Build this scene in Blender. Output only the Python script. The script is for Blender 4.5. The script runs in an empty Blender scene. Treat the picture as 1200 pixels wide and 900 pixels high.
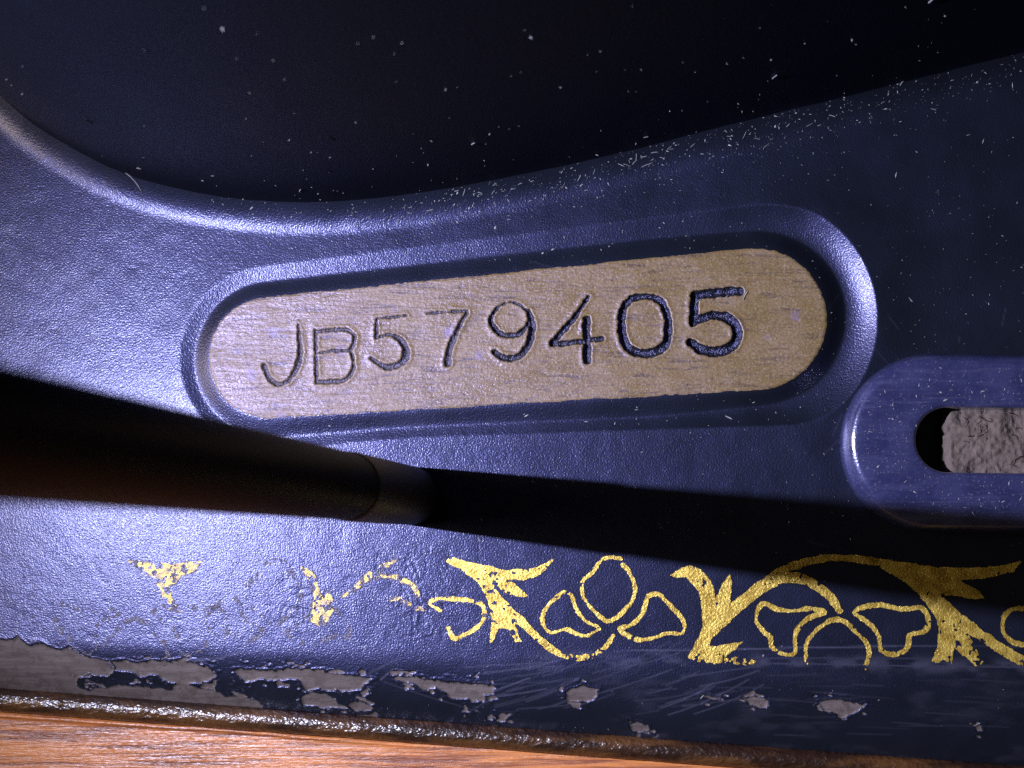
import bpy, math, random
import numpy as np
from mathutils import Vector

# ------------------------------------------------------------------ camera, world, lights, exposure
S = 6.0e-5            # metres per unit; the layout below is written in units of 0.06 mm, x right, y towards the front, z up
H = 1400.0            # height of the lens above the bed, in units
scn = bpy.context.scene
col = scn.collection

cam_d = bpy.data.cameras.new("camera")
cam = bpy.data.objects.new("camera", cam_d)
col.objects.link(cam)
FX, FY = 797.0, 634.0     # foot of the lens on the bed; the picture is cut from its upper left (shifted lens)
cam.location = ((FX - 600) * S, (450 - FY) * S, H * S)
cam.rotation_euler = (0, 0, 0)
cam_d.sensor_width = 36.0
cam_d.lens = 36.0 * H / 1200.0
cam_d.shift_x = -(FX - 600) / 1200.0
cam_d.shift_y = (FY - 450) / 1200.0
cam_d.clip_start = 0.002
cam_d.clip_end = 10.0
cam_d.dof.use_dof = True
cam_d.dof.focus_distance = (H - 8) * S
cam_d.dof.aperture_fstop = 50.0
scn.camera = cam

world = bpy.data.worlds.new("World")
scn.world = world
world.use_nodes = True
bg = world.node_tree.nodes["Background"]
bg.inputs["Color"].default_value = (1.0, 0.84, 0.66, 1)
bg.inputs["Strength"].default_value = 0.025


def W(x, y, z=0.0):
    return ((x - 600.0) * S, (450.0 - y) * S, z * S)


lamp_d = bpy.data.lights.new("hand_torch_light", 'SPOT')
lamp_d.energy = 1.42
lamp_d.color = (0.70, 0.73, 1.0)
lamp_d.shadow_soft_size = 14 * S
lamp_d.spot_size = math.radians(136)
lamp_d.spot_blend = 1.0
lamp = bpy.data.objects.new("hand_torch_light", lamp_d)
lamp.location = W(-350, 491, 1200)
lamp.rotation_euler = (Vector(W(2250, 545, 250)) - lamp.location).to_track_quat("-Z", "Y").to_euler()
col.objects.link(lamp)

room_d = bpy.data.lights.new("warm_fill_light", 'AREA')  # added warm fill, low at the left, standing in for ambient room light
room_d.shape = 'DISK'
room_d.size = 0.22
room_d.energy = 1.6
room_d.color = (1.0, 0.80, 0.56)
room = bpy.data.objects.new("warm_fill_light", room_d)
room.location = (-0.50, 0.02, 0.30)
room.rotation_euler = (-room.location).to_track_quat("-Z", "Y").to_euler()
col.objects.link(room)

scn.cycles.max_bounces = 3
scn.cycles.diffuse_bounces = 2
scn.cycles.glossy_bounces = 2
scn.cycles.use_denoising = False
scn.view_settings.view_transform = 'Standard'
scn.view_settings.look = 'None'
scn.view_settings.exposure = 0.0
scn.view_settings.gamma = 1.0
scn.view_settings.use_curve_mapping = False

rng = np.random.default_rng(7)
random.seed(7)

# ------------------------------------------------------------------ numeric helpers


def hash2(ix, iy, seed):
    h = (ix.astype(np.int64) * 374761393 + iy.astype(np.int64) * 668265263 + seed * 982451653) & 0xFFFFFFFF
    h = ((h ^ (h >> 13)) * 1274126177) & 0xFFFFFFFF
    h = h ^ (h >> 16)
    return (h & 0xFFFF) / 65535.0


def vnoise(x, y, size, seed=0):
    u, v = x / size, y / size
    iu, iv = np.floor(u), np.floor(v)
    fu, fv = u - iu, v - iv
    fu = fu * fu * (3 - 2 * fu)
    fv = fv * fv * (3 - 2 * fv)
    iu, iv = iu.astype(np.int64) + 5000, iv.astype(np.int64) + 5000
    a, b = hash2(iu, iv, seed), hash2(iu + 1, iv, seed)
    c, d = hash2(iu, iv + 1, seed), hash2(iu + 1, iv + 1, seed)
    return (a * (1 - fu) + b * fu) * (1 - fv) + (c * (1 - fu) + d * fu) * fv


def fbm(x, y, size, octaves=3, seed=0):
    t, a, n = 0, 1.0, 0
    for k in range(octaves):
        t = t + a * vnoise(x, y, size, seed + k * 17)
        n += a
        a *= 0.5
        size *= 0.5
    return t / n


def sstep(a, b, x):
    t = np.clip((x - a) / (b - a), 0, 1)
    return t * t * (3 - 2 * t)


def smooth_path(pts, closed=False, n=4):
    p = np.array(pts, float)
    m = len(p)
    out = []
    last = m if closed else m - 1
    for i in range(last):
        if closed:
            p0, p1, p2, p3 = p[(i - 1) % m], p[i], p[(i + 1) % m], p[(i + 2) % m]
        else:
            p0, p1, p2, p3 = p[max(i - 1, 0)], p[i], p[i + 1], p[min(i + 2, m - 1)]
        for k in range(n):
            t = k / n
            out.append(0.5 * ((2 * p1) + (-p0 + p2) * t + (2 * p0 - 5 * p1 + 4 * p2 - p3) * t * t
                              + (-p0 + 3 * p1 - 3 * p2 + p3) * t ** 3))
    if not closed:
        out.append(p[-1])
    return np.array(out)


def sd_stroke(X, Y, pts):
    """distance to a polyline of (x, y, width) minus the half width"""
    D = np.full(X.shape, 1e9)
    for a, b in zip(pts[:-1], pts[1:]):
        dx, dy = b[0] - a[0], b[1] - a[1]
        L = dx * dx + dy * dy + 1e-9
        t = np.clip(((X - a[0]) * dx + (Y - a[1]) * dy) / L, 0, 1)
        d = np.hypot(X - a[0] - t * dx, Y - a[1] - t * dy) - 0.5 * (a[2] + t * (b[2] - a[2]))
        D = np.minimum(D, d)
    return D


def sd_poly(X, Y, pts):
    D = np.full(X.shape, 1e9)
    ins = np.zeros(X.shape, bool)
    n = len(pts)
    for i in range(n):
        a, b = pts[i], pts[(i + 1) % n]
        dx, dy = b[0] - a[0], b[1] - a[1]
        L = dx * dx + dy * dy + 1e-9
        t = np.clip(((X - a[0]) * dx + (Y - a[1]) * dy) / L, 0, 1)
        D = np.minimum(D, np.hypot(X - a[0] - t * dx, Y - a[1] - t * dy))
        c = ((a[1] > Y) != (b[1] > Y))
        if abs(dy) > 1e-9:
            ins ^= c & (X < dx * (Y - a[1]) / dy + a[0])
    return np.where(ins, -D, D)


def sd_capsule(X, Y, ax, ay, ra, bx, by, rb):
    """convex hull of two circles"""
    dx, dy = bx - ax, by - ay
    L = math.hypot(dx, dy)
    ux, uy = dx / L, dy / L
    px = (X - ax) * ux + (Y - ay) * uy
    py = np.abs(-(X - ax) * uy + (Y - ay) * ux)
    k = (ra - rb) / L
    c = math.sqrt(1 - k * k)
    q = px * c * 0 + (px + py * k / c)          # foot parameter along the axis
    d1 = np.hypot(px, py) - ra
    d2 = np.hypot(px - L, py) - rb
    d3 = px * k + py * c - ra
    t = px - py * k / c
    return np.where(t < 0, d1, np.where(t > L, d2, d3))


def link(name, me, mat, parent=None, smooth=True):
    o = bpy.data.objects.new(name, me)
    col.objects.link(o)
    if mat:
        me.materials.append(mat)
    if parent:
        o.parent = parent
    if smooth:
        me.polygons.foreach_set("use_smooth", np.ones(len(me.polygons), bool))
    return o


def mesh_of(name, verts, faces):
    me = bpy.data.meshes.new(name)
    v = np.asarray(verts, float)
    w = np.empty_like(v)
    w[:, 0] = (v[:, 0] - 600) * S
    w[:, 1] = (450 - v[:, 1]) * S
    w[:, 2] = v[:, 2] * S
    me.from_pydata(w.tolist(), [], faces if isinstance(faces, list) else faces.tolist())
    me.update()
    return me


def march(F, xs, ys):
    """outline-true mesh of the cells where F < 0 (marching squares); returns xy verts and faces"""
    ny, nx = F.shape
    ins = F < 0
    vid = np.full((ny, nx), -1)
    vid[ins] = np.arange(ins.sum())
    yy, xx = np.nonzero(ins)
    P = [np.stack([xs[xx], ys[yy]], 1)]
    n = len(yy)
    ch = ins[:, :-1] != ins[:, 1:]
    hid = np.full((ny, nx - 1), -1)
    hid[ch] = n + np.arange(ch.sum())
    n += ch.sum()
    yy, xx = np.nonzero(ch)
    t = F[yy, xx] / (F[yy, xx] - F[yy, xx + 1])
    P.append(np.stack([xs[xx] + t * (xs[xx + 1] - xs[xx]), ys[yy]], 1))
    cv = ins[:-1] != ins[1:]
    wid = np.full((ny - 1, nx), -1)
    wid[cv] = n + np.arange(cv.sum())
    yy, xx = np.nonzero(cv)
    t = F[yy, xx] / (F[yy, xx] - F[yy + 1, xx])
    P.append(np.stack([xs[xx], ys[yy] + t * (ys[yy + 1] - ys[yy])], 1))
    V = np.concatenate(P)
    c = ins[:-1, :-1].astype(int) + ins[1:, :-1] + ins[1:, 1:] + ins[:-1, 1:]
    fy, fx = np.nonzero(c == 4)
    faces = np.stack([vid[fy, fx], vid[fy + 1, fx], vid[fy + 1, fx + 1], vid[fy, fx + 1]], 1).tolist()
    py_, px_ = np.nonzero((c > 0) & (c < 4))
    for i, j in zip(py_.tolist(), px_.tolist()):
        f = []
        for (a, b, e) in ((vid[i, j], ins[i, j], wid[i, j]), (vid[i + 1, j], ins[i + 1, j], hid[i + 1, j]),
                          (vid[i + 1, j + 1], ins[i + 1, j + 1], wid[i, j + 1]), (vid[i, j + 1], ins[i, j + 1], hid[i, j])):
            if b:
                f.append(int(a))
            if e >= 0:
                f.append(int(e))
        if len(f) > 2:
            faces.append(f)
    return V, faces


# ------------------------------------------------------------------ materials
class NT:
    def __init__(self, name):
        self.m = bpy.data.materials.new(name)
        self.m.use_nodes = True
        self.t = self.m.node_tree
        self.b = self.t.nodes["Principled BSDF"]
        tc = self.t.nodes.new("ShaderNodeTexCoord")
        self.co = self.vmath('MULTIPLY', tc.outputs["Object"], (1 / S, 1 / S, 1 / S))

    def node(self, kind, **kw):
        n = self.t.nodes.new(kind)
        for k, v in kw.items():
            setattr(n, k, v)
        return n

    def put(self, sock, v):
        if isinstance(v, bpy.types.NodeSocket):
            self.t.links.new(v, sock)
        elif v is not None:
            sock.default_value = v

    def vmath(self, op, a, b):
        n = self.node("ShaderNodeVectorMath", operation=op)
        self.put(n.inputs[0], a)
        self.put(n.inputs[1], b)
        return n.outputs[0]

    def math(self, op, a, b=0.0, clamp=False):
        n = self.node("ShaderNodeMath", operation=op, use_clamp=clamp)
        self.put(n.inputs[0], a)
        self.put(n.inputs[1], b)
        return n.outputs[0]

    def scaled(self, sx, sy, sz=1.0, rot=0.0):
        n = self.node("ShaderNodeMapping")
        self.put(n.inputs["Vector"], self.co)
        n.inputs["Rotation"].default_value = (0, 0, rot)
        n.inputs["Scale"].default_value = (sx, sy, sz)
        return n.outputs[0]

    def noise(self, size, detail=2.0, rough=0.5, co=None, dist=0.0):
        n = self.node("ShaderNodeTexNoise")
        self.put(n.inputs["Vector"], co if co is not None else self.co)
        n.inputs["Scale"].default_value = 1.0 / size
        n.inputs["Detail"].default_value = detail
        n.inputs["Roughness"].default_value = rough
        n.inputs["Distortion"].default_value = dist
        return n.outputs["Fac"]

    def voronoi(self, size, feature='F1', co=None):
        n = self.node("ShaderNodeTexVoronoi", feature=feature)
        self.put(n.inputs["Vector"], co if co is not None else self.co)
        n.inputs["Scale"].default_value = 1.0 / size
        return n.outputs["Distance"]

    def node_color(self, size):
        n = self.node("ShaderNodeTexNoise")
        self.put(n.inputs["Vector"], self.co)
        n.inputs["Scale"].default_value = 1.0 / size
        n.inputs["Detail"].default_value = 1.0
        return n.outputs["Color"]

    def ramp(self, x, lo, hi, a=0.0, b=1.0):
        n = self.node("ShaderNodeMapRange", interpolation_type='SMOOTHSTEP')
        self.put(n.inputs["Value"], x)
        n.inputs["From Min"].default_value = lo
        n.inputs["From Max"].default_value = hi
        n.inputs["To Min"].default_value = a
        n.inputs["To Max"].default_value = b
        return n.outputs["Result"]

    def mix(self, f, a, b):
        n = self.node("ShaderNodeMix", data_type='RGBA')
        self.put(n.inputs[0], f)
        self.put(n.inputs[6], a if isinstance(a, bpy.types.NodeSocket) else (*a, 1))
        self.put(n.inputs[7], b if isinstance(b, bpy.types.NodeSocket) else (*b, 1))
        return n.outputs[2]

    def attr(self, name):
        n = self.node("ShaderNodeAttribute", attribute_name=name)
        return n.outputs["Fac"]

    def bump(self, height, dist_units, normal=None, strength=1.0):
        n = self.node("ShaderNodeBump")
        self.put(n.inputs["Height"], height)
        n.inputs["Distance"].default_value = dist_units * S
        n.inputs["Strength"].default_value = strength
        if normal is not None:
            self.put(n.inputs["Normal"], normal)
        return n.outputs[0]

    def set(self, **kw):
        for k, v in kw.items():
            self.put(self.b.inputs[k.replace("_", " ")], (*v, 1) if isinstance(v, tuple) and len(v) == 3 else v)
        return self.m


def mat_paint(name, rough=0.40, grain=1.0, worn=False, deep=(0.003, 0.004, 0.005), spec=1.0, tint=(0.31, 0.32, 1.0), coat=0.0):
    n = NT(name)
    g1 = n.noise(1.9, 1.0, 0.6)
    g3 = n.noise(60.0, 2.0, 0.55)
    nb = n.bump(g1, 2.1 * grain)
    base = n.mix(g3, deep, tuple(v * 1.7 for v in deep))
    rg = n.math('ADD', n.math('MULTIPLY', g3, 0.16), rough - 0.08)
    if worn:
        chip = n.ramp(n.math('ADD', n.attr("chip"), n.math('MULTIPLY', n.math('SUBTRACT', g1, 0.5), 2.2)), -0.35, 0.35)
        brush = n.noise(6.0, 4.0, 0.7, n.scaled(0.10, 1.0, 1.0, 0.05), 0.5)
        bare = n.mix(brush, (0.022, 0.016, 0.015), (0.135, 0.112, 0.106))
        bare = n.mix(n.ramp(n.noise(13.0, 3.0, 0.65), 0.46, 0.62, 0, 0.75), bare, (0.052, 0.040, 0.036))
        scuff = n.attr("scuff")
        base = n.mix(n.math('MULTIPLY', scuff, 0.8, True), base, (0.10, 0.10, 0.15))
        base = n.mix(chip, base, bare)
        rg = n.math('ADD', rg, n.math('MULTIPLY', chip, 0.12))
        tint = n.mix(chip, tint, (0.8, 0.75, 0.85))
        spec = n.math('SUBTRACT', spec, n.math('MULTIPLY', chip, spec * 0.6))
    else:
        tint = (*tint, 1)
    if coat:
        n.set(Coat_Weight=n.math('SUBTRACT', coat, n.math('MULTIPLY', chip, coat)) if worn else coat, Coat_Roughness=0.27, Coat_IOR=1.5, Coat_Normal=nb)
    return n.set(Base_Color=base, Roughness=rg, Normal=nb, Specular_Tint=tint, Specular_IOR_Level=spec)


def mat_plate():
    n = NT("milled_brass")
    br = n.noise(4.5, 3.0, 0.7, n.scaled(0.12, 1.0, 1.0, -0.085), 0.6)
    br2 = n.noise(3.0, 2.0, 0.7, n.scaled(0.7, 1.0, 1.0, -0.3), 0.3)
    ver = n.noise(5.0, 2.0, 0.6, n.scaled(1.0, 0.06, 1.0, 0.02))
    blot = n.noise(60.0, 3.0, 0.6)
    c = n.mix(blot, (0.114, 0.072, 0.024), (0.184, 0.124, 0.044))
    c = n.mix(n.ramp(br, 0.28, 0.50, 0.95, 0), c, (0.060, 0.038, 0.018))
    str_ = n.noise(5.0, 3.0, 0.7, n.scaled(0.022, 1.0, 1.0, -0.06), 0.2)
    c = n.mix(n.math('MULTIPLY', n.ramp(str_, 0.27, 0.38, 0.8, 0), n.ramp(blot, 0.42, 0.56)), c, (0.040, 0.026, 0.016))
    c = n.mix(n.math('MULTIPLY', n.ramp(br2, 0.5, 0.75), 0.5), c, (0.22, 0.17, 0.095))
    spots = n.math('MULTIPLY', n.ramp(n.voronoi(52.0), 0.08, 0.17, 1, 0), n.ramp(blot, 0.44, 0.52))
    c = n.mix(n.math('MULTIPLY', spots, 0.7), c, (0.15, 0.11, 0.15))
    h = n.math('ADD', n.math('ADD', n.math('MULTIPLY', br, 1.3), n.math('MULTIPLY', br2, 0.7)), n.math('MULTIPLY', ver, n.ramp(n.noise(45.0, 1.0), 0.45, 0.65, 0.0, 0.25)))
    nb = n.bump(h, 1.0)
    fl = n.noise(2.6, 1.0, 0.7)
    c = n.mix(n.ramp(fl, 0.58, 0.72, 0, 0.35), c, (0.30, 0.25, 0.20))
    c = n.mix(n.ramp(fl, 0.30, 0.42, 0.4, 0), c, (0.055, 0.036, 0.022))
    return n.set(Base_Color=c, Metallic=0.12, Roughness=n.ramp(blot, 0.35, 0.65, 0.36, 0.54), Specular_IOR_Level=0.95, Specular_Tint=(0.44, 0.48, 1.0), Normal=nb)


def mat_gold(name="gold_leaf", dull=1.0):
    n = NT(name)
    g = n.noise(3.0, 3.0, 0.65)
    g2 = n.ramp(n.noise(16.0, 3.0, 0.6), 0.35, 0.65)
    c = n.mix(g2, (0.34, 0.22, 0.030), (0.60, 0.43, 0.085))
    c = n.mix(n.ramp(g, 0.60, 0.74), c, (0.85, 0.70, 0.26))
    c = n.mix(n.ramp(g, 0.30, 0.42, 0.8, 0), c, (0.26, 0.16, 0.03))
    if dull < 1:
        c = n.mix(n.ramp(n.noise(6.0, 2.0), 0.40, 0.60, 0.25, 0.9), c, (0.16, 0.125, 0.085))
    nb = n.bump(g, 1.2)
    return n.set(Base_Color=c, Metallic=0.6, Roughness=0.40, Normal=nb)


def mat_wood():
    n = NT("varnished_wood")
    fine = n.noise(6.0, 4.0, 0.65, n.scaled(0.045, 1.0, 1.0, 0.065), 0.4)
    wide = n.noise(40.0, 3.0, 0.6, n.scaled(0.12, 1.0, 1.0, 0.065), 0.8)
    pores = n.noise(2.2, 2.0, 0.6, n.scaled(0.10, 1.0, 1.0, 0.065))
    c = n.mix(wide, (0.32, 0.100, 0.028), (0.50, 0.190, 0.052))
    c = n.mix(n.ramp(fine, 0.38, 0.58, 0.9, 0), c, (0.13, 0.040, 0.022))
    c = n.mix(n.ramp(pores, 0.60, 0.75, 0, 0.5), c, (0.46, 0.26, 0.10))
    nb = n.bump(fine, 2.2)
    nb = n.bump(pores, 0.8, nb)
    return n.set(Base_Color=c, Roughness=0.33, Specular_IOR_Level=0.55, Normal=nb)


def mat_bead():
    n = NT("crusted_brown_varnish")
    g = n.noise(6.5, 2.0, 0.6, n.scaled(0.7, 1.0, 1.0, 0.5))
    g2 = n.noise(26.0, 3.0, 0.6, n.scaled(0.25, 1.0, 1.0, 0.07))
    c = n.mix(n.ramp(g2, 0.40, 0.65), (0.016, 0.007, 0.004), (0.065, 0.028, 0.009))
    nb = n.bump(g, 2.7)
    return n.set(Base_Color=c, Roughness=0.30, Specular_IOR_Level=0.6, Normal=nb)


def mat_simple(name, c, rough, metallic=0.0, bump=0.0, size=4.0, tint=None, c2=None):
    n = NT(name)
    g = n.noise(size, 3.0, 0.6)
    base = n.mix(g, c, c2 or tuple(min(1, v * 1.5) for v in c))
    kw = {}
    if bump:
        kw["Normal"] = n.bump(g, bump)
    if tint:
        kw["Specular_Tint"] = tint
    return n.set(Base_Color=base, Roughness=rough, Metallic=metallic, **kw)


def mat_steel():
    n = NT("blued_steel")
    g = n.noise(2.6, 1.0, 0.6)
    cl = n.noise(34.0, 4.0, 0.65)
    br = n.noise(5.0, 3.0, 0.65, n.scaled(0.07, 1.0, 1.0, 0.02))
    c = n.mix(n.ramp(cl, 0.35, 0.65), (0.022, 0.025, 0.078), (0.036, 0.039, 0.108))
    c = n.mix(n.ramp(br, 0.50, 0.70, 0, 0.6), c, (0.060, 0.062, 0.14))
    c = n.mix(n.ramp(g, 0.64, 0.74, 0, 0.7), c, (0.12, 0.12, 0.17))
    rg = n.ramp(cl, 0.3, 0.7, 0.20, 0.28)
    return n.set(Base_Color=c, Roughness=rg, Metallic=0.25, Specular_IOR_Level=1.0, Specular_Tint=(0.8, 0.82, 1.0), Coat_Weight=1.0, Coat_Roughness=0.12, Normal=n.bump(g, 0.35))


M_bed = mat_paint("worn_black_japan", 0.43, 0.22, True, spec=0.62, coat=0.48)
M_pillar = mat_paint("shaded_japan", 0.55, 0.3, spec=0.14, deep=(0.002, 0.0025, 0.0035))  # bed's paint again, colour and gloss lowered to paint in the wall's shade
groove_mats = []
for f_ in (1.0, 0.9, 0.7, 0.75, 0.3, 0.2, 0.05, 0.0):  # paler at the left: groove paint worn thin, and light painted into it
    groove_mats.append(mat_paint("paint_in_engraving", 0.37 + 0.04 * f_, 1.0, False, tuple(0.005 + f_ * v for v in (0.046, 0.036, 0.034)), 0.9, (0.46, 0.48, 1.0)))
M_plate = mat_plate()
M_gold = mat_gold()
M_gold2 = mat_gold("tarnished_gold_leaf", 0.5)
M_trace = mat_paint("decal_varnish_trace", 0.46, 0.6, False, (0.034, 0.028, 0.024), 0.55, (0.42, 0.44, 1.0), 0.28)
M_wood = mat_wood()
M_bead = mat_bead()
M_rod = mat_simple("dark_rod", (0.003, 0.0026, 0.0034), 0.5, 0.0, 0.3, 8.0)
M_rod.node_tree.nodes["Principled BSDF"].inputs["Specular IOR Level"].default_value = 0.06
M_foot_sleeve = mat_simple("reflected_brown", (0.005, 0.004, 0.004), 0.5, 0.0, 0.5, 6.0)  # paler brown than the rod, reflected light at its foot put into colour
M_loop = mat_steel()
M_felt = mat_simple("grey_felt", (0.045, 0.034, 0.028), 0.95, 0, 2.0, 5.0, None, (0.125, 0.094, 0.080))
M_dust = mat_simple("pale_lint", (0.03, 0.03, 0.035), 0.7, 0, 0, 12.0, None, (0.36, 0.355, 0.36))

# ------------------------------------------------------------------ shape of the bed
PILLAR = smooth_path([(-330, -330), (-240, -170), (-150, -45), (-70, 45), (0, 110), (60, 160), (150, 208), (250, 234), (350, 243),
                      (450, 238), (560, 222), (700, 192), (850, 155), (1000, 118), (1200, 68), (1450, 10)], False, 6)
PILLAR_CLOSED = np.concatenate([PILLAR, [[1650, -60], [1650, -420], [-330, -420]]])
CAP = (318.0, 420.0, 70.0, 885.0, 375.0, 82.0)
ZP = 7.2                                     # milled top of the boss


def edge_line(x):                             # front edge of the bed
    return 634.0 + (174.0 + x * 0.0742) * 1.022


def bevel_line(x):
    return 742.0 + x * 0.032


def pillar_dist(X, Y):
    D = np.full(X.shape, 1e9)
    near = Y > -500
    D = sd_poly(X, Y, PILLAR_CLOSED[::2])
    return D


def z_bed(X, Y, pd=None):
    X = np.asarray(X, float)
    Y = np.asarray(Y, float)
    z = 1.6 * (fbm(X, Y, 150, 2, 3) - 0.5) + 0.5 * (fbm(X, Y, 22, 2, 9) - 0.5)
    # fillet that rises to the pillar
    if pd is None:
        pd = pillar_dist(X, Y)
    f = np.clip(1 - pd / 36.0, 0, 1.15)
    z = z + 18 * f ** 2.0
    # boss with the channel around it
    d = sd_capsule(X, Y, *CAP)
    ang = np.clip((X - 250) / 700, 0, 1)
    below = sstep(-40, 60, Y - (425 - (X - 300) * 0.08))
    w = 36 + 17 * ang + 7 * sstep(880, 980, X) - 9 * below * sstep(300, 500, X) * sstep(1000, 900, X)
    t = d / w
    rim = 2.2 + 4.6 * sstep(760, 1000, X)
    deep = -0.5 - 6.5 * sstep(560, 1000, X)
    tb = 0.52 + 0.08 * below - (0.10 + 0.14 * below) * sstep(740, 960, X)
    flank = (ZP - 0.6) + (deep - ZP + 0.6) * (0.6 * np.clip(t / (tb + 0.02), 0, 1) + 0.4 * sstep(0.0, 1.0, t / (tb + 0.02)))
    outer = deep + (rim - deep) * np.clip((t - tb) / (1 - tb), 0, 1) ** (1.2 + 0.5 * sstep(740, 960, X))
    ch = np.where(t < tb, flank, np.maximum(outer, deep))
    out = rim * np.exp(-np.clip(t - 1, 0, 9) ** 1.4 * 1.6)
    zz = np.where(t < 1, ch, out)
    fade = 1.0
    z = z * np.where(t < 1, sstep(0.4, 1.0, t), 1) + zz * fade
    z = np.where(d < -4, ZP - 11.0, z)
    # front bevel
    e, b = edge_line(X), bevel_line(X)
    q = np.clip((Y - b) / (e - b), 0, 1.6)
    z = z - 5.0 * sstep(0, 0.5, q) * np.minimum(q, 1) - 26.0 * q ** 2.6
    z = np.where(Y > e + 1.0, -70, z)
    return z


CHIPS = [
    [(-300, 735), (-100, 742), (0, 748), (15, 752), (21, 747), (30, 755), (45, 753), (60, 762), (68, 764), (80, 757), (90, 764), (100, 773),
     (125, 775), (150, 777), (175, 775), (200, 776), (207, 773), (212, 770), (220, 776), (248, 782), (249, 793), (235, 800), (213, 802),
     (212, 806), (235, 808), (255, 815), (292, 826), (300, 840), (-300, 840)],
    [(272, 785), (285, 783), (320, 787), (345, 785), (400, 790), (437, 795), (420, 807), (405, 811), (385, 808), (370, 806), (353, 809),
     (352, 800), (345, 797), (320, 799), (300, 796), (285, 799), (275, 790)],
    [(266, 811), (271, 811), (282, 821), (272, 822)],
    [(348, 828), (352, 815), (365, 812), (378, 814), (385, 822), (400, 834), (370, 833)],
    [(402, 831), (410, 824), (420, 824), (431, 834), (425, 838), (405, 837)],
    [(458, 797), (465, 793), (480, 795), (505, 799), (530, 800), (560, 801), (578, 808), (575, 815), (567, 816), (565, 823), (553, 824),
     (545, 820), (530, 818), (520, 815), (513, 812), (512, 807), (500, 812), (492, 808), (485, 802), (470, 799)],
    [(538, 836), (542, 829), (547, 837)],
    [(575, 847), (584, 840), (595, 842), (590, 849)],
    [(660, 812), (668, 807), (675, 807), (678, 804), (684, 808), (702, 808), (700, 815), (688, 823), (668, 823)],
    [(733, 853), (745, 850), (757, 853), (762, 862), (745, 862)],
    [(823, 816), (836, 817), (847, 820), (838, 822)],
    [(872, 820), (885, 818), (900, 822), (896, 829), (880, 825)],
    [(958, 825), (975, 821), (995, 824), (1014, 826), (1005, 833), (988, 844), (978, 836), (965, 832)],
    [(1142, 852), (1149, 850), (1152, 857), (1145, 858)],
]
ISLANDS = [
    [(80, 806), (85, 793), (95, 791), (105, 794), (120, 793), (130, 787), (150, 789), (160, 792), (175, 789), (185, 797), (198, 802),
     (195, 812), (175, 811), (155, 806), (140, 804), (110, 810), (90, 811)],
]


def chip_field(X, Y):
    """positive inside bare metal (distance to its outline), negative in the paint"""
    out = np.full(X.shape, -20.0)
    m = (Y > 700) & (Y < 910)
    x, y = X[m], Y[m]
    wx = x + 9 * (fbm(x, y * 2, 22, 2, 51) - 0.5) + 5 * (vnoise(x, y, 7, 55) - 0.5) + 2.0 * (vnoise(x, y, 3.0, 53) - 0.5)
    wy = y + 6.0 * (fbm(x, y * 2, 18, 2, 52) - 0.5) + 3 * (vnoise(x, y, 5, 56) - 0.5) + 2.2 * (vnoise(x, y, 2.6, 54) - 0.5)
    v = np.full(x.shape, -20.0)
    for p in CHIPS:
        v = np.maximum(v, -sd_poly(wx, wy, p))
    for p in ISLANDS:
        v = np.minimum(v, sd_poly(wx, wy, p))
    # small satellite flakes near the big ones
    sat = (fbm(x, y * 1.6, 9, 2, 57) - 0.70) * 26
    v = np.where((v < -1.5) & (v > -9) & (y > bevel_line(x) + 22), np.maximum(v, np.minimum(sat, 2.0)), v)
    out[m] = v
    return out


def scratch_paths():
    r = random.Random(21)
    out = []
    # bundles of curved rubbing marks along the front bevel
    for k in range(46):
        x0 = r.uniform(560, 830)
        y0 = r.uniform(782, 842)
        L = r.uniform(25, 95)
        a = r.uniform(-0.32, -0.05)
        bend = r.uniform(-0.25, 0.1)
        p = []
        for i in range(6):
            t = i / 5
            p.append((x0 + L * t, y0 + L * (a * t + bend * t * t), r.uniform(0.5, 1.1)))
        out.append((p, r.uniform(0.10, 0.42)))
    for k in range(30):
        x0, y0 = r.uniform(830, 1150), r.uniform(790, 865)
        L = r.uniform(20, 70)
        s = r.uniform(-0.05, 0.10)
        out.append(([(x0, y0, 0.8), (x0 + L * .5, y0 + L * s * .4, 1.6), (x0 + L, y0 + L * s, 0.8)], r.uniform(0.04, 0.14)))
    # long straight lines ruled across the decal
    for (xa, ya, xb, yb, v) in ((720, 763, 1050, 757, 0.42), (1050, 757, 1230, 758, 0.28), (880, 771, 1110, 772, 0.22), (905, 778, 1215, 782, 0.30),
                                (445, 797, 460, 784, .5), (425, 793, 470, 770, 0.3), (448, 800, 560, 838, 0.16), (545, 838, 575, 820, 0.2),
                                (575, 812, 620, 795, 0.5), (580, 818, 640, 808, 0.4), (225, 776, 330, 757, 0.4), (220, 772, 262, 772, 0.5),
                                (545, 782, 640, 776, 0.3), (560, 790, 650, 780, 0.3)):
        n = 8
        p = [(xa + (xb - xa) * i / n, ya + (yb - ya) * i / n + r.uniform(-0.5, 0.5), r.uniform(0.6, 1.3)) for i in range(n + 1)]
        out.append((p, v))
    for k in range(40):      # fine marks on the open paint
        x0, y0 = r.uniform(0, 1200), r.uniform(250, 760)
        L, a = r.uniform(6, 28), r.uniform(0, 6.3)
        out.append(([(x0, y0, .6), (x0 + L * math.cos(a), y0 + L * math.sin(a), .6)], r.uniform(0.05, 0.2)))
    return out


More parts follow.
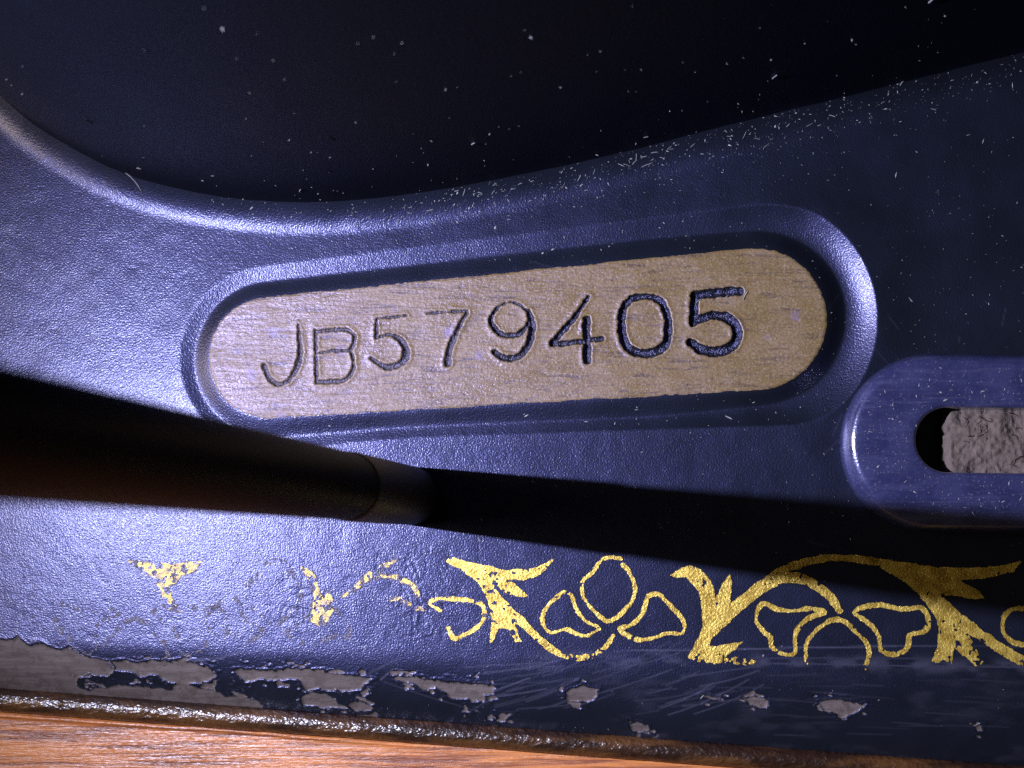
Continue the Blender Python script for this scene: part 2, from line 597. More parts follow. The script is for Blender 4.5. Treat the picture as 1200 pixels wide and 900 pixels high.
def scuff_field(X, Y):
    out = np.zeros(X.shape)
    for p, v in scratch_paths():
        xs_ = [q[0] for q in p]
        ys_ = [q[1] for q in p]
        m = (X > min(xs_) - 4) & (X < max(xs_) + 4) & (Y > min(ys_) - 4) & (Y < max(ys_) + 4)
        if m.any():
            d = sd_stroke(X[m], Y[m], p)
            out[m] = np.maximum(out[m], v * sstep(0.9, -0.4, d))
    # grimy film along the foot of the decal
    yc = 772 + (X - 700) * 0.022 + 8 * (fbm(X, Y, 60, 2, 71) - 0.5)
    n = fbm(X, Y * 2.2, 24, 4, 72)
    band = np.exp(-((Y - yc) / 9.0) ** 2) * sstep(590, 680, X) * sstep(0.38, 0.72, n)
    out = np.maximum(out, 0.30 * band)
    n2 = fbm(X, Y * 3.0, 40, 4, 73)
    out = np.maximum(out, 0.08 * sstep(0.52, 0.8, n2) * sstep(770, 800, Y) * sstep(520, 640, X))
    # pale flakes of dried dirt at the far left
    for (x, y, r) in ((12, 267, 6), (14, 296, 9), (3, 290, 5), (52, 262, 2.5)):
        d = np.hypot(X - x, Y - y) - r + 4 * (vnoise(X, Y, 5, 76) - 0.5)
        out = np.maximum(out, 0.22 * sstep(1.5, -1, d))
    return out


def axis(fine0, fine1, step, lo, hi, coarse):
    return np.concatenate([np.arange(lo, fine0, coarse), np.arange(fine0, fine1, step), np.arange(fine1, hi + 1, coarse)])


# ------------------------------------------------------------------ the sewing machine
machine = bpy.data.objects.new("sewing_machine", None)
machine.empty_display_size = 0.01
col.objects.link(machine)
machine["label"] = "black japanned sewing machine bed with stamped serial plate and worn gold scrollwork"
machine["category"] = "sewing machine"

xs = axis(-12, 1212, 1.7, -260, 1460, 8)
ys = np.concatenate([np.arange(-260, 60, 8), np.arange(60, 766, 1.7), np.arange(766, 908, 1.0), np.arange(908, 930, 3)])
X, Y = np.meshgrid(xs, ys)
pd = pillar_dist(X, Y)
Z = z_bed(X, Y, pd)
chip = chip_field(X, Y)
scuff = scuff_field(X, Y)
Z = Z - 1.5 * sstep(-0.6, 0.8, chip) + 0.7 * np.exp(-((chip + 1.8) / 1.4) ** 2)
# crazing around the worn decal, small pits, and uneven lacquer
craze = sstep(0.44, 0.62, fbm(X, Y, 70, 2, 81)) * sstep(640, 470, X) * sstep(628, 655, Y) * sstep(762, 745, Y) * (0.45 + 0.55 * sstep(20, 160, X))
vein = np.minimum(np.abs(fbm(X, Y, 15, 2, 82) - 0.5), np.abs(fbm(X, Y, 19, 2, 83) - 0.47))
Z = Z - 0.40 * craze * sstep(0.035, 0.006, vein)
pits = sstep(0.80, 0.90, vnoise(X, Y, 5.5, 84)) * sstep(0.50, 0.64, fbm(X, Y, 55, 2, 85)) * sstep(760, 300, X) * (chip < -1)
Z = Z - 0.2 * pits
Z = Z + 0.10 * (fbm(X, Y, 9, 2, 86) - 0.5) * sstep(-1, -4, chip)
ny, nx = X.shape
idx = np.arange(ny * nx).reshape(ny, nx)
keep = (pd[:-1, :-1] > -14) & (sd_capsule(X, Y, *CAP)[:-1, :-1] > -16)
q = np.stack([idx[:-1, :-1], idx[1:, :-1], idx[1:, 1:], idx[:-1, 1:]], -1)[keep]
me = bpy.data.meshes.new("bed")
V = np.stack([(X.ravel() - 600) * S, (450 - Y.ravel()) * S, Z.ravel() * S], 1)
used = np.zeros(len(V), bool)
used[q.ravel()] = True
remap = np.cumsum(used) - 1
q = remap[q]
V = V[used]
me.vertices.add(len(V))
me.vertices.foreach_set("co", V.astype(np.float32).ravel())
me.loops.add(q.size)
me.loops.foreach_set("vertex_index", q.astype(np.int32).ravel())
me.polygons.add(len(q))
me.polygons.foreach_set("loop_start", np.arange(0, q.size, 4, dtype=np.int32))
me.update(calc_edges=True)
for nm, arr in (("chip", chip), ("scuff", scuff)):
    a = me.attributes.new(nm, 'FLOAT', 'POINT')
    a.data.foreach_set("value", arr.ravel()[used].astype(np.float32))
bed = link("bed", me, M_bed, machine)

# pillar: the outline swept up with a slight draft
N = len(PILLAR_CLOSED)
P = PILLAR_CLOSED
tan = np.roll(P, -1, 0) - np.roll(P, 1, 0)
tan /= np.linalg.norm(tan, axis=1)[:, None]
nrm = np.stack([-tan[:, 1], tan[:, 0]], 1)    # outward in x-right / y-front axes
if nrm[len(PILLAR) // 2][1] < 0:
    nrm = -nrm
rows = [(6, -3.5), (15, -0.8), (20, 1.2), (36, 3.0), (60, 5.5), (110, 9), (200, 16), (330, 27), (480, 42), (650, 60), (820, 82), (1000, 110)]
verts, faces = [], []
for z, ins_ in rows:
    p = P - nrm * ins_
    for k in range(N):
        verts.append((p[k][0], p[k][1], z))
for r in range(len(rows) - 1):
    for k in range(N):
        a, b = r * N + k, r * N + (k + 1) % N
        faces.append((a, b, b + N, a + N))
faces.append(tuple(range((len(rows) - 1) * N, len(rows) * N)))
me = mesh_of("pillar", verts, faces)
import bmesh
bm = bmesh.new()
bm.from_mesh(me)
bmesh.ops.recalc_face_normals(bm, faces=bm.faces)
bm.to_mesh(me)
bm.free()
pillar = link("pillar", me, M_pillar, machine)

# ------------------------------------------------------------------ serial plate with engraved characters
ell = []
for k in range(25):
    a = 2 * math.pi * k / 24
    c, s = math.cos(a), math.sin(a)
    r = 1.0 / (abs(c) ** 2.5 + abs(s) ** 2.5) ** (1 / 2.5)
    x, y = 27.5 * r * c, 33 * r * s
    ell.append((756 + x * 0.995 + y * 0.06, 382 + y - x * 0.05, 9.2 + 1.3 * s))
CHARS = [
    ("engraved_letter", "J", [[(352, 381, 1.0), (352.5, 391, 5.0), (354, 407, 6.5), (353, 423, 7), (345, 441, 6.5), (337, 449, 6), (328, 451, 6.5), (317, 443, 7), (312, 429, 6.5)]]),
    ("engraved_letter", "B", [[(372, 389, 5.0), (373, 449, 5.5)], [(372, 390, 5), (400, 387, 5), (410, 388, 5), (416.5, 394, 5), (417, 402, 5), (412, 412, 4.5)],
                              [(374, 415, 3), (395, 412, 3.5), (412, 412, 4)], [(412, 412, 3.5), (416, 422, 4), (415, 436, 5), (406, 446, 6), (390, 448, 6), (373, 449, 6)]]),
    ("engraved_digit", "5", [[(443, 374.5, 2.8), (460, 373, 3.0), (478, 371, 2.2)], [(443, 375, 4), (442.5, 398, 4.5)],
                             [(444, 397, 3), (457, 393.5, 3.2), (468, 397.5, 7), (477.5, 410, 10), (473.5, 425, 10), (458, 431.5, 9), (445, 427, 7.5), (437, 421, 6)]]),
    ("engraved_digit", "7", [[(502, 369, 2.6), (525, 367, 2.8), (548, 366, 4)], [(548, 368, 5), (538, 387, 6.5), (528.5, 410, 9), (525.5, 427, 10)]]),
    ("engraved_digit", "9", [[(619, 366, 4), (608, 357.5, 2.4), (597, 356, 2.2), (584, 362, 3.6), (576.5, 375, 5.2), (581, 387, 6.5), (593, 394, 7), (610, 392, 6.5), (620, 380, 5)],
                             [(620, 366, 5), (624, 380, 8), (623, 397, 8.5), (617, 411, 8), (607, 420, 7.5), (593, 421, 8), (581, 413.5, 7)]]),
    ("engraved_digit", "4", [[(690.5, 349, 4.5), (671, 377, 6.5), (648, 403, 7)], [(647, 405, 6), (672, 402.5, 7), (706, 398, 5)], [(688, 376, 8.5), (688.5, 423, 10)]]),
    ("engraved_digit", "0", [ell]),
    ("engraved_digit", "5", [[(814, 347.5, 11.5), (840, 344.5, 11.5), (866, 343, 11.5)], [(814.5, 348, 11), (812.5, 379, 10)],
                             [(812, 378, 9), (830, 371.5, 10.5), (847, 372, 11.5), (861, 382, 12), (863, 397, 12.5), (854, 409, 12.5), (839, 413, 12), (823, 411, 12), (809, 402, 9.5)]]),
]
px = np.arange(236, 980, 1.0)
py = np.arange(282, 500, 1.0)
X, Y = np.meshgrid(px, py)
dp = sd_capsule(X, Y, *CAP) + 1.6 * (fbm(X, Y, 26, 3, 31) - 0.5) + 1.0 * (vnoise(X, Y, 4, 33) - 0.5)
wob = 1.6 * (vnoise(X, Y, 6, 35) - 0.5) + 1.5 * (vnoise(X, Y, 2.6, 36) - 0.5)
chars = []
for nm, ch, strokes in CHARS:
    D = np.full(X.shape, 1e9)
    thin = 0.84 if nm == "engraved_letter" or strokes[0][0][0] < 510 else 1.0
    for s in strokes:
        s = [(p[0], p[1], p[2] * thin) for p in s]
        if len(s) > 3:
            s = smooth_path(s, False, 4)
        D = np.minimum(D, sd_stroke(X, Y, s))
    chars.append(D + wob)
allc = np.minimum.reduce(chars)
# height of the milled face
ramp_up = 2.0 * np.exp(-((allc - 1.5) / 2.6) ** 2) * (allc > 0) * 0.35
ZPL = ZP + 0.25 * (fbm(X, Y, 40, 2, 37) - 0.5) + ramp_up - 0.9 * sstep(-1.4, 1.0, dp)
wide = sstep(1.0, 5.0, -allc)
ZPL = ZPL - (0.65 + 0.35 * sstep(480, 640, X)) * (3.2 * sstep(0.4, -1.8, allc) + 2.2 * wide) * (0.8 + 0.5 * fbm(X, Y, 9, 2, 38)) - 0.9 * (allc < -1) * (vnoise(X, Y, 4, 39) - 0.4)


def bilin(A, x, y):
    u = np.clip(x - px[0], 0, A.shape[1] - 1.001)
    v = np.clip(y - py[0], 0, A.shape[0] - 1.001)
    i, j = v.astype(int), u.astype(int)
    fv, fu = v - i, u - j
    return (A[i, j] * (1 - fu) + A[i, j + 1] * fu) * (1 - fv) + (A[i + 1, j] * (1 - fu) + A[i + 1, j + 1] * fu) * fv


v2, f2 = march(np.maximum(dp - 0.8, -allc), px, py)
plate = link("serial_plate", mesh_of("serial_plate", np.column_stack([v2, bilin(ZPL, v2[:, 0], v2[:, 1])]), f2), M_plate, machine)
plate["label"] = "flat milled brass coloured plate stamped with the serial number"
for (nm, ch, st), D in zip(CHARS, chars):
    v2, f2 = march(np.where(D <= allc + 1e-6, D, np.abs(D) + 1), px, py)
    o = link(nm, mesh_of(nm, np.column_stack([v2, bilin(ZPL, v2[:, 0], v2[:, 1])]), f2), groove_mats[len(plate.children)], plate)
    o["label"] = f"stamped character {ch} of the serial number" if nm == "engraved_letter" else f"stamped digit {ch} of the serial number"

# ------------------------------------------------------------------ gold scrollwork
P_ = lambda pts, w: [(x, y, w) for x, y in pts]
close = lambda pts: pts + [pts[0]]
DECALS = [
    ("gold_leaf_scroll", 'poly', [(521, 658), (528, 652), (550, 658.5), (575, 664), (593, 668), (617, 667), (633, 662), (647.5, 656), (640, 669), (627, 677), (613, 680),
                                  (592, 679), (601, 683), (620, 699), (607, 700), (593, 695), (579, 686), (588, 699), (603, 714), (617, 727), (633, 744), (651, 761),
                                  (645, 764), (637, 758), (623, 747), (607, 731), (603, 732), (612, 752), (604, 752), (598, 742), (593, 736), (585, 737), (577, 752), (574, 753), (577, 724), (573, 707), (567, 693),
                                  (555, 678), (540, 667)]),
    ("gold_leaf_scroll", 'line', [(636, 751, 8), (646, 760, 8), (656, 766, 8), (673, 771, 9), (692, 769, 8), (708, 760, 8), (719, 745, 6.5)]),
    ("gold_petal_outline", 'line', P_([(516, 715), (504, 708), (512, 702), (533, 702), (558, 705), (567, 712), (567, 725), (558, 736), (542, 745), (532, 748), (525, 735)], 5.5)),
    ("gold_petal_outline", 'line', P_(close([(661, 693.5), (652, 700), (640, 713), (635.5, 722), (637, 732), (645, 741.5), (663, 737.5), (677, 743), (687, 745), (697, 740), (702, 736), (687, 728), (675, 713),
                                             (670, 698)]), 5.2)),
    ("gold_petal_outline", 'line', P_([(727, 655), (715, 653), (703, 658), (693, 672), (683.5, 680), (682, 692), (685, 703), (698, 718), (712, 728), (727, 720), (740, 705), (744, 688), (740, 677), (735, 667),
                                       (730, 662)], 5.2)),
    ("gold_petal_outline", 'line', P_(close([(726, 737), (740, 732), (753, 718), (760, 698.5), (773, 697), (783, 707), (797, 722), (802, 733), (799, 743), (783, 742), (767, 747), (750, 750), (736, 745)]), 5.6)),
    ("gold_leaf_scroll", 'poly', [(786, 674), (795, 667), (808, 662.5), (822, 667.5), (832, 680), (837, 692), (836.5, 702), (839, 702), (844, 688), (855, 672.5), (858, 683), (856.5, 706), (867, 699), (883, 686),
                                  (900, 673), (914, 670), (912, 686), (890, 698), (877, 708), (860, 724), (845, 739), (833, 750), (830, 757), (840, 758), (857, 753), (871, 752), (863, 760), (853, 768), (850, 771),
                                  (863, 770), (883, 773), (890, 777), (877, 780), (850, 777), (837, 779), (817, 775), (806, 771), (812, 760), (818, 747), (823, 733), (823, 715), (820, 698), (813, 685), (803, 677),
                                  (793, 677)]),
    ("gold_leaf_scroll", 'line', [(908, 678, 15), (920, 677, 15), (935, 677.5, 13), (950, 683, 12), (965, 692, 12), (976, 703, 11), (984, 716, 8)]),
    ("gold_leaf_scroll", 'line', [(905, 674, 9), (925, 665, 10), (950, 657, 9), (975, 653.5, 9), (1000, 654.5, 9), (1024, 658, 10)]),
    ("gold_leaf_scroll", 'poly', [(1014, 653), (1033, 655), (1067, 660), (1093, 664), (1117, 666), (1150, 665), (1175, 662), (1198, 657), (1187, 670), (1167, 676), (1145, 679), (1122, 679), (1140, 688), (1157, 702),
                                  (1142, 702), (1117, 697.5), (1104, 698), (1117, 711), (1133, 724), (1150, 737), (1167, 749), (1183, 759), (1202, 771), (1218, 778), (1212, 786), (1198, 782), (1180, 772), (1160, 759), (1143, 748),
                                  (1135, 744), (1144, 760), (1158, 786), (1148, 784), (1133, 772), (1118, 758), (1116, 772), (1113, 786), (1092, 775), (1098, 760), (1100, 740), (1098, 727), (1088, 710), (1073, 693), (1050, 675), (1028, 664)]),
    ("gold_petal_outline", 'line', P_(close([(896, 707), (888, 715), (886.5, 728), (895, 740), (903, 747), (904, 757), (913, 765), (927, 767), (932, 762), (932, 743), (940, 730), (953, 722), (966, 717.5), (950, 713), (928, 716),
                                             (910, 714)]), 6.0)),
    ("gold_petal_outline", 'line', P_([(950, 783), (944, 770), (945, 755), (957, 738), (970, 728.5), (982, 726), (993, 731), (1005, 743), (1016, 755), (1018, 768), (1013, 783)], 6.2)),
    ("gold_petal_outline", 'line', P_(close([(1001, 718), (1010, 712), (1030, 709), (1047, 712), (1063, 714), (1078, 712), (1086, 720), (1088, 731), (1082, 741), (1066, 744), (1065, 755), (1057, 764), (1043, 767), (1032, 761),
                                             (1030, 747), (1023, 735), (1012, 726)]), 6.2)),
    ("gold_petal_outline", 'line', P_(close([(1200, 713), (1184, 715), (1175, 727), (1177, 743), (1188, 753), (1205, 755), (1226, 748), (1234, 728), (1220, 716)]), 6.2)),
    ("gold_leaf_scroll", 'poly', [(150, 657), (173, 659), (207, 660), (222, 659), (237, 657), (228, 670), (212, 674), (207, 683), (196, 688), (203, 703), (214, 718), (199, 715), (191, 707), (188, 690), (177, 676), (160, 665)]),
    ("gold_leaf_scroll", 'poly', [(352, 664), (361, 666), (371, 675), (374, 694), (380, 701), (386, 690), (389, 702), (391, 716), (384, 728), (377, 736), (364, 728), (367, 712), (366, 696), (360, 678)]),
    ("gold_leaf_scroll", 'line', [(402, 699, 3), (418, 688, 7), (433, 675, 9), (447, 665, 8), (464, 657, 5)]),
    ("gold_leaf_scroll", 'line', [(440, 677, 6), (457, 675, 6.5), (473, 680, 7), (485, 688, 6.5), (490, 698, 5)]),
    ("gold_petal_outline", 'line', [(458, 703, 4), (468, 702, 5), (480, 708, 5)]),
    ("gold_petal_outline", 'line', [(488, 714, 4), (492, 712, 5), (496, 715, 3)]),
]
shift = lambda e, dx, dy: (e[0], "ghost", [(p[0] + dx, p[1] + dy, 5.0) for p in e[2]])
DECALS += [shift(DECALS[k], -392, 4) for k in (3, 4, 5)] + [shift(DECALS[k], -822, 0) for k in (10, 11, 12)]
for nm, kind, pts in DECALS:
    a = np.array(pts, float)
    gx = np.arange(a[:, 0].min() - 9, a[:, 0].max() + 9, 0.8)
    gy = np.arange(a[:, 1].min() - 9, a[:, 1].max() + 9, 0.8)
    X, Y = np.meshgrid(gx, gy)
    if kind == 'poly':
        D = sd_poly(X, Y, a)
    else:
        cl = np.allclose(a[0], a[-1])
        s = smooth_path(a[:-1] if cl else a, cl, 4)
        if cl:
            s = np.vstack([s, s[:1]])
        D = sd_stroke(X, Y, s) + 0.5
    D0 = D + 0.0
    D = D + 1.4 * (vnoise(X, Y, 2.4, 91) - 0.5) + 1.9 * (vnoise(X, Y, 9, 92) - 0.5)
    # flaking: heavy at the left and where hands rubbed the front
    wear = 0.15 + 0.08 * sstep(780, 560, X) + 0.04 * sstep(520, 480, X) + 0.03 * sstep(300, 220, X) + 0.26 * sstep(757, 784, Y)
    n = 0.45 * fbm(X, Y, 7, 2, 93) + 0.30 * vnoise(X, Y, 2.6, 95) + 0.25 * fbm(X, Y, 34, 2, 94)
    n = n - 0.30 * (vnoise(X, Y, 4.2, 96) - 0.45) * sstep(530, 430, X)
    D = np.maximum(D, (wear + 0.14 - n) * 22)
    if a[:, 0].max() < 572 and kind != 'x':          # dull trace left where the leaf has rubbed off
        n2 = 0.6 * fbm(X, Y, 6, 2, 97) + 0.4 * vnoise(X, Y, 2.4, 98)
        v2, f2 = march(np.maximum(D0 - 1.2, ((0.55 if kind == 'ghost' else 0.47) - n2) * 20), gx, gy)
        if len(f2) > 4:
            link("worn_decal_trace", mesh_of("worn_decal_trace", np.column_stack([v2, z_bed(v2[:, 0], v2[:, 1]) + 0.3]), f2), M_trace, machine)
    if kind == 'ghost':
        continue
    v2, f2 = march(D, gx, gy)
    if len(f2) < 4:
        continue
    z = z_bed(v2[:, 0], v2[:, 1]) + 0.42
    link(nm, mesh_of(nm, np.column_stack([v2, z]), f2), M_gold2 if a[:, 0].max() < 500 else M_gold, machine)

# ------------------------------------------------------------------ slotted bracket with felt
def stadium(ax, ay, ra, bx, by, rb, n=40, m=24):
    th = math.atan2(by - ay, bx - ax)
    out = []
    for k in range(n + 1):
        a = th + math.pi / 2 + math.pi * k / n
        out.append((ax + ra * math.cos(a), ay + ra * math.sin(a)))
    e, f = out[-1], (bx + rb * math.cos(th - math.pi / 2), by + rb * math.sin(th - math.pi / 2))
    for k in range(1, m):
        out.append((e[0] + (f[0] - e[0]) * k / m, e[1] + (f[1] - e[1]) * k / m))
    for k in range(n + 1):
        a = th - math.pi / 2 + math.pi * k / n
        out.append((bx + rb * math.cos(a), by + rb * math.sin(a)))
    e, f = out[-1], out[0]
    for k in range(1, m):
        out.append((e[0] + (f[0] - e[0]) * k / m, e[1] + (f[1] - e[1]) * k / m))
    return np.array(out)


ZL = 42.0
kf = (H - ZL) / H
def at(x, y, z):                       # where a point seen at (x, y) stands when it lies at height z
    k = (H - z) / H
    return FX + (x - FX) * k, FY + (y - FY) * k


oc, oe = at(1092, 518, 25), at(1440, 524, 25)
ic, ie = at(1112, 515, ZL), at(1420, 519, ZL)
O = stadium(oc[0], oc[1], 103, oe[0], oe[1], 103)
I = stadium(ic[0], ic[1], 37, ie[0], ie[1], 37)
dirv = I - O
dist = np.linalg.norm(dirv, axis=1)[:, None]
u = dirv / dist
prof = [("o", 0, -12), ("o", 0, 14)]
R = 15.0
for k in range(1, 9):
    a = math.pi / 2 * k / 8
    prof.append(("o", R * (1 - math.cos(a)), 14 + (ZL - 14) * math.sin(a)))
prof += [("o", 33, ZL + 0.5), ("i", 14, ZL + 0.3), ("i", 5, ZL), ("i", 2.2, ZL - 0.8), ("i", 0.6, ZL - 2.6), ("i", 0, ZL - 6), ("i", 0, -12)]
verts, faces = [], []
n = len(O)
for ref, off, z in prof:
    p = O + u * off if ref == "o" else I - u * off
    verts += [(p[k][0], p[k][1], z) for k in range(n)]
for r in range(len(prof) - 1):
    for k in range(n):
        a, b = r * n + k, r * n + (k + 1) % n
        faces.append((a, b, b + n, a + n))
me = mesh_of("slotted_bracket", verts, faces)
bm = bmesh.new()
bm.from_mesh(me)
bmesh.ops.recalc_face_normals(bm, faces=bm.faces)
bm.to_mesh(me)
bm.free()
bracket = link("slotted_bracket", me, M_loop, machine)
bracket["label"] = "blue sheened metal loop with rounded edge and felt in its slot"

# felt: matted block with stray fibres
fx0 = at(1106, 515, 20)[0]
gx = np.arange(fx0 - 8, ie[0] + 20, 2.0)
gy = np.arange(ic[1] - 42, ic[1] + 46, 2.0)
X, Y = np.meshgrid(gx, gy)
D = np.maximum(fx0 + 10 * (fbm(X, Y, 14, 3, 61) - 0.5) - X, sd_capsule(X, Y, ic[0], ic[1], 37.5, ie[0], ie[1], 37.5))
Zf = 17 + 12 * (fbm(X, Y, 22, 4, 62) - 0.5) + 6 * np.abs(vnoise(X, Y, 5, 63) - 0.5) - 6 * sstep(10, 0, X - fx0)
v2, f2 = march(D, gx, gy)
i = np.clip(((v2[:, 1] - gy[0]) / 2).astype(int), 0, len(gy) - 1)
j = np.clip(((v2[:, 0] - gx[0]) / 2).astype(int), 0, len(gx) - 1)
felt = link("felt_pad", mesh_of("felt_pad", np.column_stack([v2, Zf[i, j]]), f2), M_felt, bracket)


def fibre(verts, faces, p, L, a, w, bend, lift=0.0, up=None):
    """a thin three-sided bent hair starting at p; up(x, y) gives the height it lies at"""
    b0 = len(verts)
    x, y = p[0], p[1]
    n = 5
    for k in range(n + 1):
        z = up(x, y) if up else p[2] + lift * math.sin(math.pi * k / n)
        ww = w * (0.5 if k in (0, n) else 1)
        ca, sa = math.cos(a), math.sin(a)
        verts += [(x - sa * ww, y + ca * ww, z), (x + sa * ww, y - ca * ww, z), (x, y, z + ww * 1.5)]
        x += ca * L / n
        y += sa * L / n
        a += bend / n
    for k in range(n):
        b = b0 + 3 * k
        for c in range(3):
            faces.append((b + c, b + (c + 1) % 3, b + 3 + (c + 1) % 3, b + 3 + c))


verts, faces = [], []
r = random.Random(3)
for k in range(30):
    x, y = r.uniform(fx0 - 4, fx0 + 130), ic[1] + r.uniform(-34, 34)
    fibre(verts, faces, (x, y, r.uniform(17, 24)), r.uniform(8, 22), r.uniform(0, 6.3), r.uniform(0.25, 0.6), r.uniform(-2.5, 2.5), r.uniform(0, 3))
fo = link("felt_fibres", mesh_of("felt_fibres", verts, faces), M_felt, felt)
fo["kind"] = "stuff"

# ------------------------------------------------------------------ upright rod
A = np.array([482 - 600, 581 - 450, -14.0])
Bv = np.array([-122.0, 134.0, 847.0])
dr = (Bv - A)
B = A + dr * (1080 + 14) / dr[2]
ax = (B - A) / np.linalg.norm(B - A)
e1 = np.cross(ax, [0, 1, 0]); e1 /= np.linalg.norm(e1)
e2 = np.cross(ax, e1)
verts, faces = [], []
n = 48
prof = [(0, 33.0), (0.02, 32.5), (0.03, 31.5), (0.12, 31.5), (0.16, 32), (0.5, 32), (0.9, 32), (0.985, 32), (0.995, 29), (1.0, 22)]
for t, rad in prof:
    c = A + (B - A) * t
    for k in range(n):
        a = 2 * math.pi * k / n
        p = c + rad * (math.cos(a) * e1 + math.sin(a) * e2)
        verts.append((p[0] + 600, p[1] + 450, p[2]))
for q_ in range(len(prof) - 1):
    for k in range(n):
        a, b = q_ * n + k, q_ * n + (k + 1) % n
        faces.append((a, b, b + n, a + n))
faces.append(tuple(range((len(prof) - 1) * n, len(prof) * n)))
me = mesh_of("upright_rod", verts, faces)
bm = bmesh.new()
bm.from_mesh(me)
bmesh.ops.recalc_face_normals(bm, faces=bm.faces)
bm.to_mesh(me)
bm.free()
rod = link("upright_rod", me, M_rod)
rod["label"] = "thick black round rod standing on the bed below the serial plate"
rod["category"] = "rod"
verts, faces = [], []
prof = [(-0.001, 30), (0.0, 34.0), (0.02, 34.2), (0.25, 33.6), (0.258, 33.2), (0.262, 32.4), (0.262, 30)]
for t, rad in prof:
    c = A + (B - A) * t
    for k in range(n):
        a = 2 * math.pi * k / n
        p = c + rad * (math.cos(a) * e1 + math.sin(a) * e2)
        verts.append((p[0] + 600, p[1] + 450, p[2]))
for q_ in range(len(prof) - 1):
    for k in range(n):
        a, b = q_ * n + k, q_ * n + (k + 1) % n
        faces.append((a, b, b + n, a + n))
me = mesh_of("added_foot_sleeve", verts, faces)  # sleeve added so the rod's foot shows against its own shadow
bm = bmesh.new()
bm.from_mesh(me)
bmesh.ops.recalc_face_normals(bm, faces=bm.faces)
bm.to_mesh(me)
bm.free()
link("added_foot_sleeve", me, M_foot_sleeve, rod)

# ------------------------------------------------------------------ wooden top and the bead along the bed
ZW = -44.0
def wood_edge(x):
    return edge_line(x) + 20


gx = np.arange(-420, 1640, 6.0)
gt = np.concatenate([np.arange(0, 40, 1.5), np.arange(40, 340, 5.0)])
T, X = np.meshgrid(gt, gx, indexing='ij')
Y = wood_edge(X) + T
crest = 13 + 4 * (fbm(X, X * 0, 120, 2, 44) - 0.5)
Zw = ZW - 10 * np.exp(-T / 3.0) + 5.0 * np.exp(-((T - crest) / 2.4) ** 2) * sstep(560, 330, X) + 1.5 * (fbm(X, Y * 4, 90, 3, 45) - 0.5)
ny, nx = X.shape
idx = np.arange(ny * nx).reshape(ny, nx)
q = np.stack([idx[:-1, :-1], idx[1:, :-1], idx[1:, 1:], idx[:-1, 1:]], -1).reshape(-1, 4)
wood = link("table_top", mesh_of("table_top", np.stack([X.ravel(), Y.ravel(), Zw.ravel()], 1), q), M_wood)
wood["kind"] = "structure"
wood["label"] = "orange brown varnished wood surface along the front of the machine"

verts, faces = [], []
n = 22
gx = np.arange(-420, 1640, 4.0)
for i, x in enumerate(gx):
    yc = edge_line(x) + 14.0
    for k in range(n):
        a = 2 * math.pi * k / n
        rr = 14.0 + 0.8 * (float(fbm(np.array([x]), np.array([k * 5.0]), 14, 2, 47)[0]) - 0.5)
        verts.append((x, yc + rr * math.cos(a), -34 + rr * 1.0 * math.sin(a)))
for i in range(len(gx) - 1):
    for k in range(n):
        a, b = i * n + k, i * n + (k + 1) % n
        faces.append((a, b, b + n, a + n))
me = mesh_of("edge_bead", verts, faces)
bm = bmesh.new()
bm.from_mesh(me)
bmesh.ops.recalc_face_normals(bm, faces=bm.faces)
bm.to_mesh(me)
bm.free()
bead = link("edge_bead", me, M_bead, wood)
bead["label"] = "dark brown crusted varnish bead between the bed and the wood"

# ------------------------------------------------------------------ dust and lint
verts, faces = [], []
r = random.Random(11)


def flake(p, s, n=None):
    b = len(verts)
    a = r.uniform(0, 6.3)
    l, w = s * r.uniform(1.0, 2.6), s * r.uniform(0.35, 0.7)
    ca, sa = math.cos(a), math.sin(a)
    tz = r.uniform(-0.4, 0.4) * l
    verts.extend([(p[0] + ca * l, p[1] + sa * l, p[2] + tz), (p[0] - sa * w, p[1] + ca * w, p[2]), (p[0] - ca * l, p[1] - sa * l, p[2] - tz),
                  (p[0] + sa * w, p[1] - ca * w, p[2]), (p[0], p[1], p[2] + 0.5 * w), (p[0], p[1], p[2] - 0.5 * w)])
    for k in range(4):
        faces.append((b + k, b + (k + 1) % 4, b + 4))
        faces.append((b + (k + 1) % 4, b + k, b + 5))


cap_d = lambda x, y: float(sd_capsule(np.array([x]), np.array([y]), *CAP)[0])
PL = PILLAR
spots = []
while len(spots) < 1750:
    u_ = r.random()
    if u_ < 0.68:            # along the foot of the pillar
        k = r.randrange(len(PL) - 1)
        x = PL[k][0] + r.uniform(-24, 24)
        if not (250 < x < 1220) or r.random() > (0.25 + 0.75 * max(0, min(1, (x - 350) / 350))):
            continue
        y = PL[k][1] + abs(r.gauss(2, 22)) - (x - PL[k][0]) * 0.2
    elif u_ < 0.88:
        x, y = r.uniform(560, 1200), r.uniform(150, 640)
    else:
        x, y = r.uniform(0, 1200), r.uniform(260, 860)
    if cap_d(x, y) < 3 and r.random() > 0.04:
        continue
    spots.append((x, y))
sx = np.array([p[0] for p in spots]); sy = np.array([p[1] for p in spots])
sz = z_bed(sx, sy)
inside = sd_capsule(sx, sy, *CAP) < 1
sz = np.where(inside, ZP, sz)
one = lambda f: (lambda x, y: float(f(np.array([x]), np.array([y]))[0]))
zb1 = lambda x, y: max(float(z_bed(np.array([x]), np.array([y]))[0]), ZP if cap_d(x, y) < 1 else -99) + 0.7
for x, y, z in zip(sx, sy, sz):
    flake((x, y, z + 0.5), min(2.2, 0.22 + r.expovariate(4.0)))
for k in range(55):
    x = r.triangular(330, 1180, 700)
    kk = int(np.argmin(np.abs(PL[:, 0] - x)))
    y = PL[kk][1] + abs(r.gauss(2, 13)) + 3
    fibre(verts, faces, (x, y, 0), r.uniform(2, 9), r.uniform(-1.2, 0.2), r.uniform(0.25, 0.5), r.uniform(-0.8, 0.8), up=zb1)
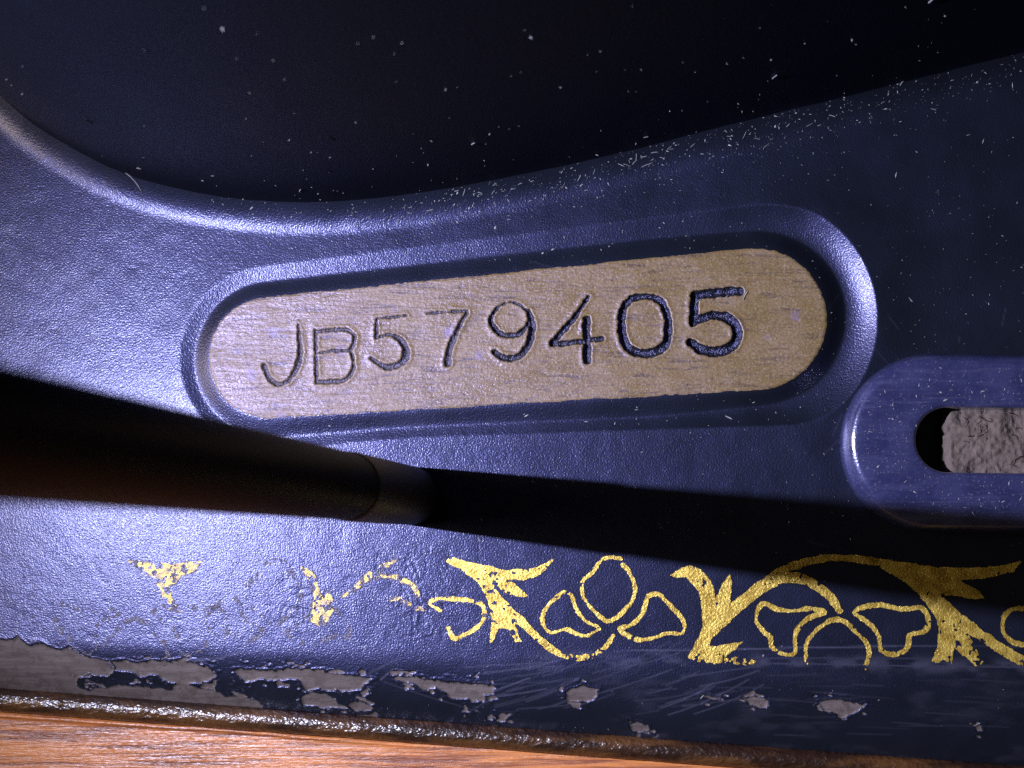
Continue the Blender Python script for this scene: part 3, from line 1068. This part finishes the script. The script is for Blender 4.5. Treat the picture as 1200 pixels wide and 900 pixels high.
for (x, y, L, a) in ((876, 343, 12, 2.2), (853, 348, 5, 2.4), (822, 352, 8, 2.6), (152, 206, 28, 0.5), (850, 487, 9, 0.4), (1132, 428, 8, 0.6)):
    fibre(verts, faces, (x, y, 0), L, a, 0.7, r.uniform(-1, 1), up=zb1)
for k in range(420):            # dust lying on the bracket
    x, y = r.uniform(oc[0] - 80, 1240), oc[1] + r.uniform(-84, 84)
    d_o = float(sd_capsule(np.array([x]), np.array([y]), oc[0], oc[1], 103, oe[0], oe[1], 103)[0])
    d_i = float(sd_capsule(np.array([x]), np.array([y]), ic[0], ic[1], 37, ie[0], ie[1], 37)[0])
    if d_o < -18 and d_i > 3:
        flake((x, y, ZL + 0.6), min(1.7, 0.3 + r.expovariate(3.2)))
# specks on the side of the pillar
zr = [q_[0] for q_ in rows]
ir = [q_[1] for q_ in rows]
for k in range(330):
    u_ = r.random()
    kk = r.randrange(len(PL) - 1)
    x0 = PL[kk][0]
    fr = r.random()
    if not (-40 < x0 < 1100) or (x0 < 350 and r.random() < 0.5):
        continue
    z = 25 + r.expovariate(1 / 170.0)
    if z > 760:
        continue
    off = float(np.interp(z, zr, ir))
    p = PL[kk] * (1 - fr) + PL[kk + 1] * fr - nrm[kk] * (off - 0.4)
    p = p + np.array([r.uniform(-6, 6), 0]) * 0
    if r.random() < 0.9:
        flake((p[0], p[1], z), min(1.6, 0.25 + r.expovariate(3.2)))
    else:
        b = len(verts)
        ta = PL[min(kk + 1, len(PL) - 1)] - PL[kk]
        L = r.uniform(2, 6)
        ta = ta / np.linalg.norm(ta) * L
        dz = r.uniform(-1, 1) * L * 3
        for (m_, zz) in ((0, 0), (0.5, dz * 0.6), (1, dz)):
            for (ox, oz) in ((0, 0.5), (0.5, -0.4), (-0.5, -0.4)):
                verts.append((p[0] + ta[0] * m_ + ox, p[1] + ta[1] * m_ + 0.6 + oz, z + zz + oz))
        for c in range(2):
            for e in range(3):
                faces.append((b + 3 * c + e, b + 3 * c + (e + 1) % 3, b + 3 * c + 3 + (e + 1) % 3, b + 3 * c + 3 + e))
dust = link("dust_specks", mesh_of("dust_specks", verts, faces), M_dust, None, False)
dust["kind"] = "stuff"
dust["label"] = "pale dust specks and lint scattered on the black paint"
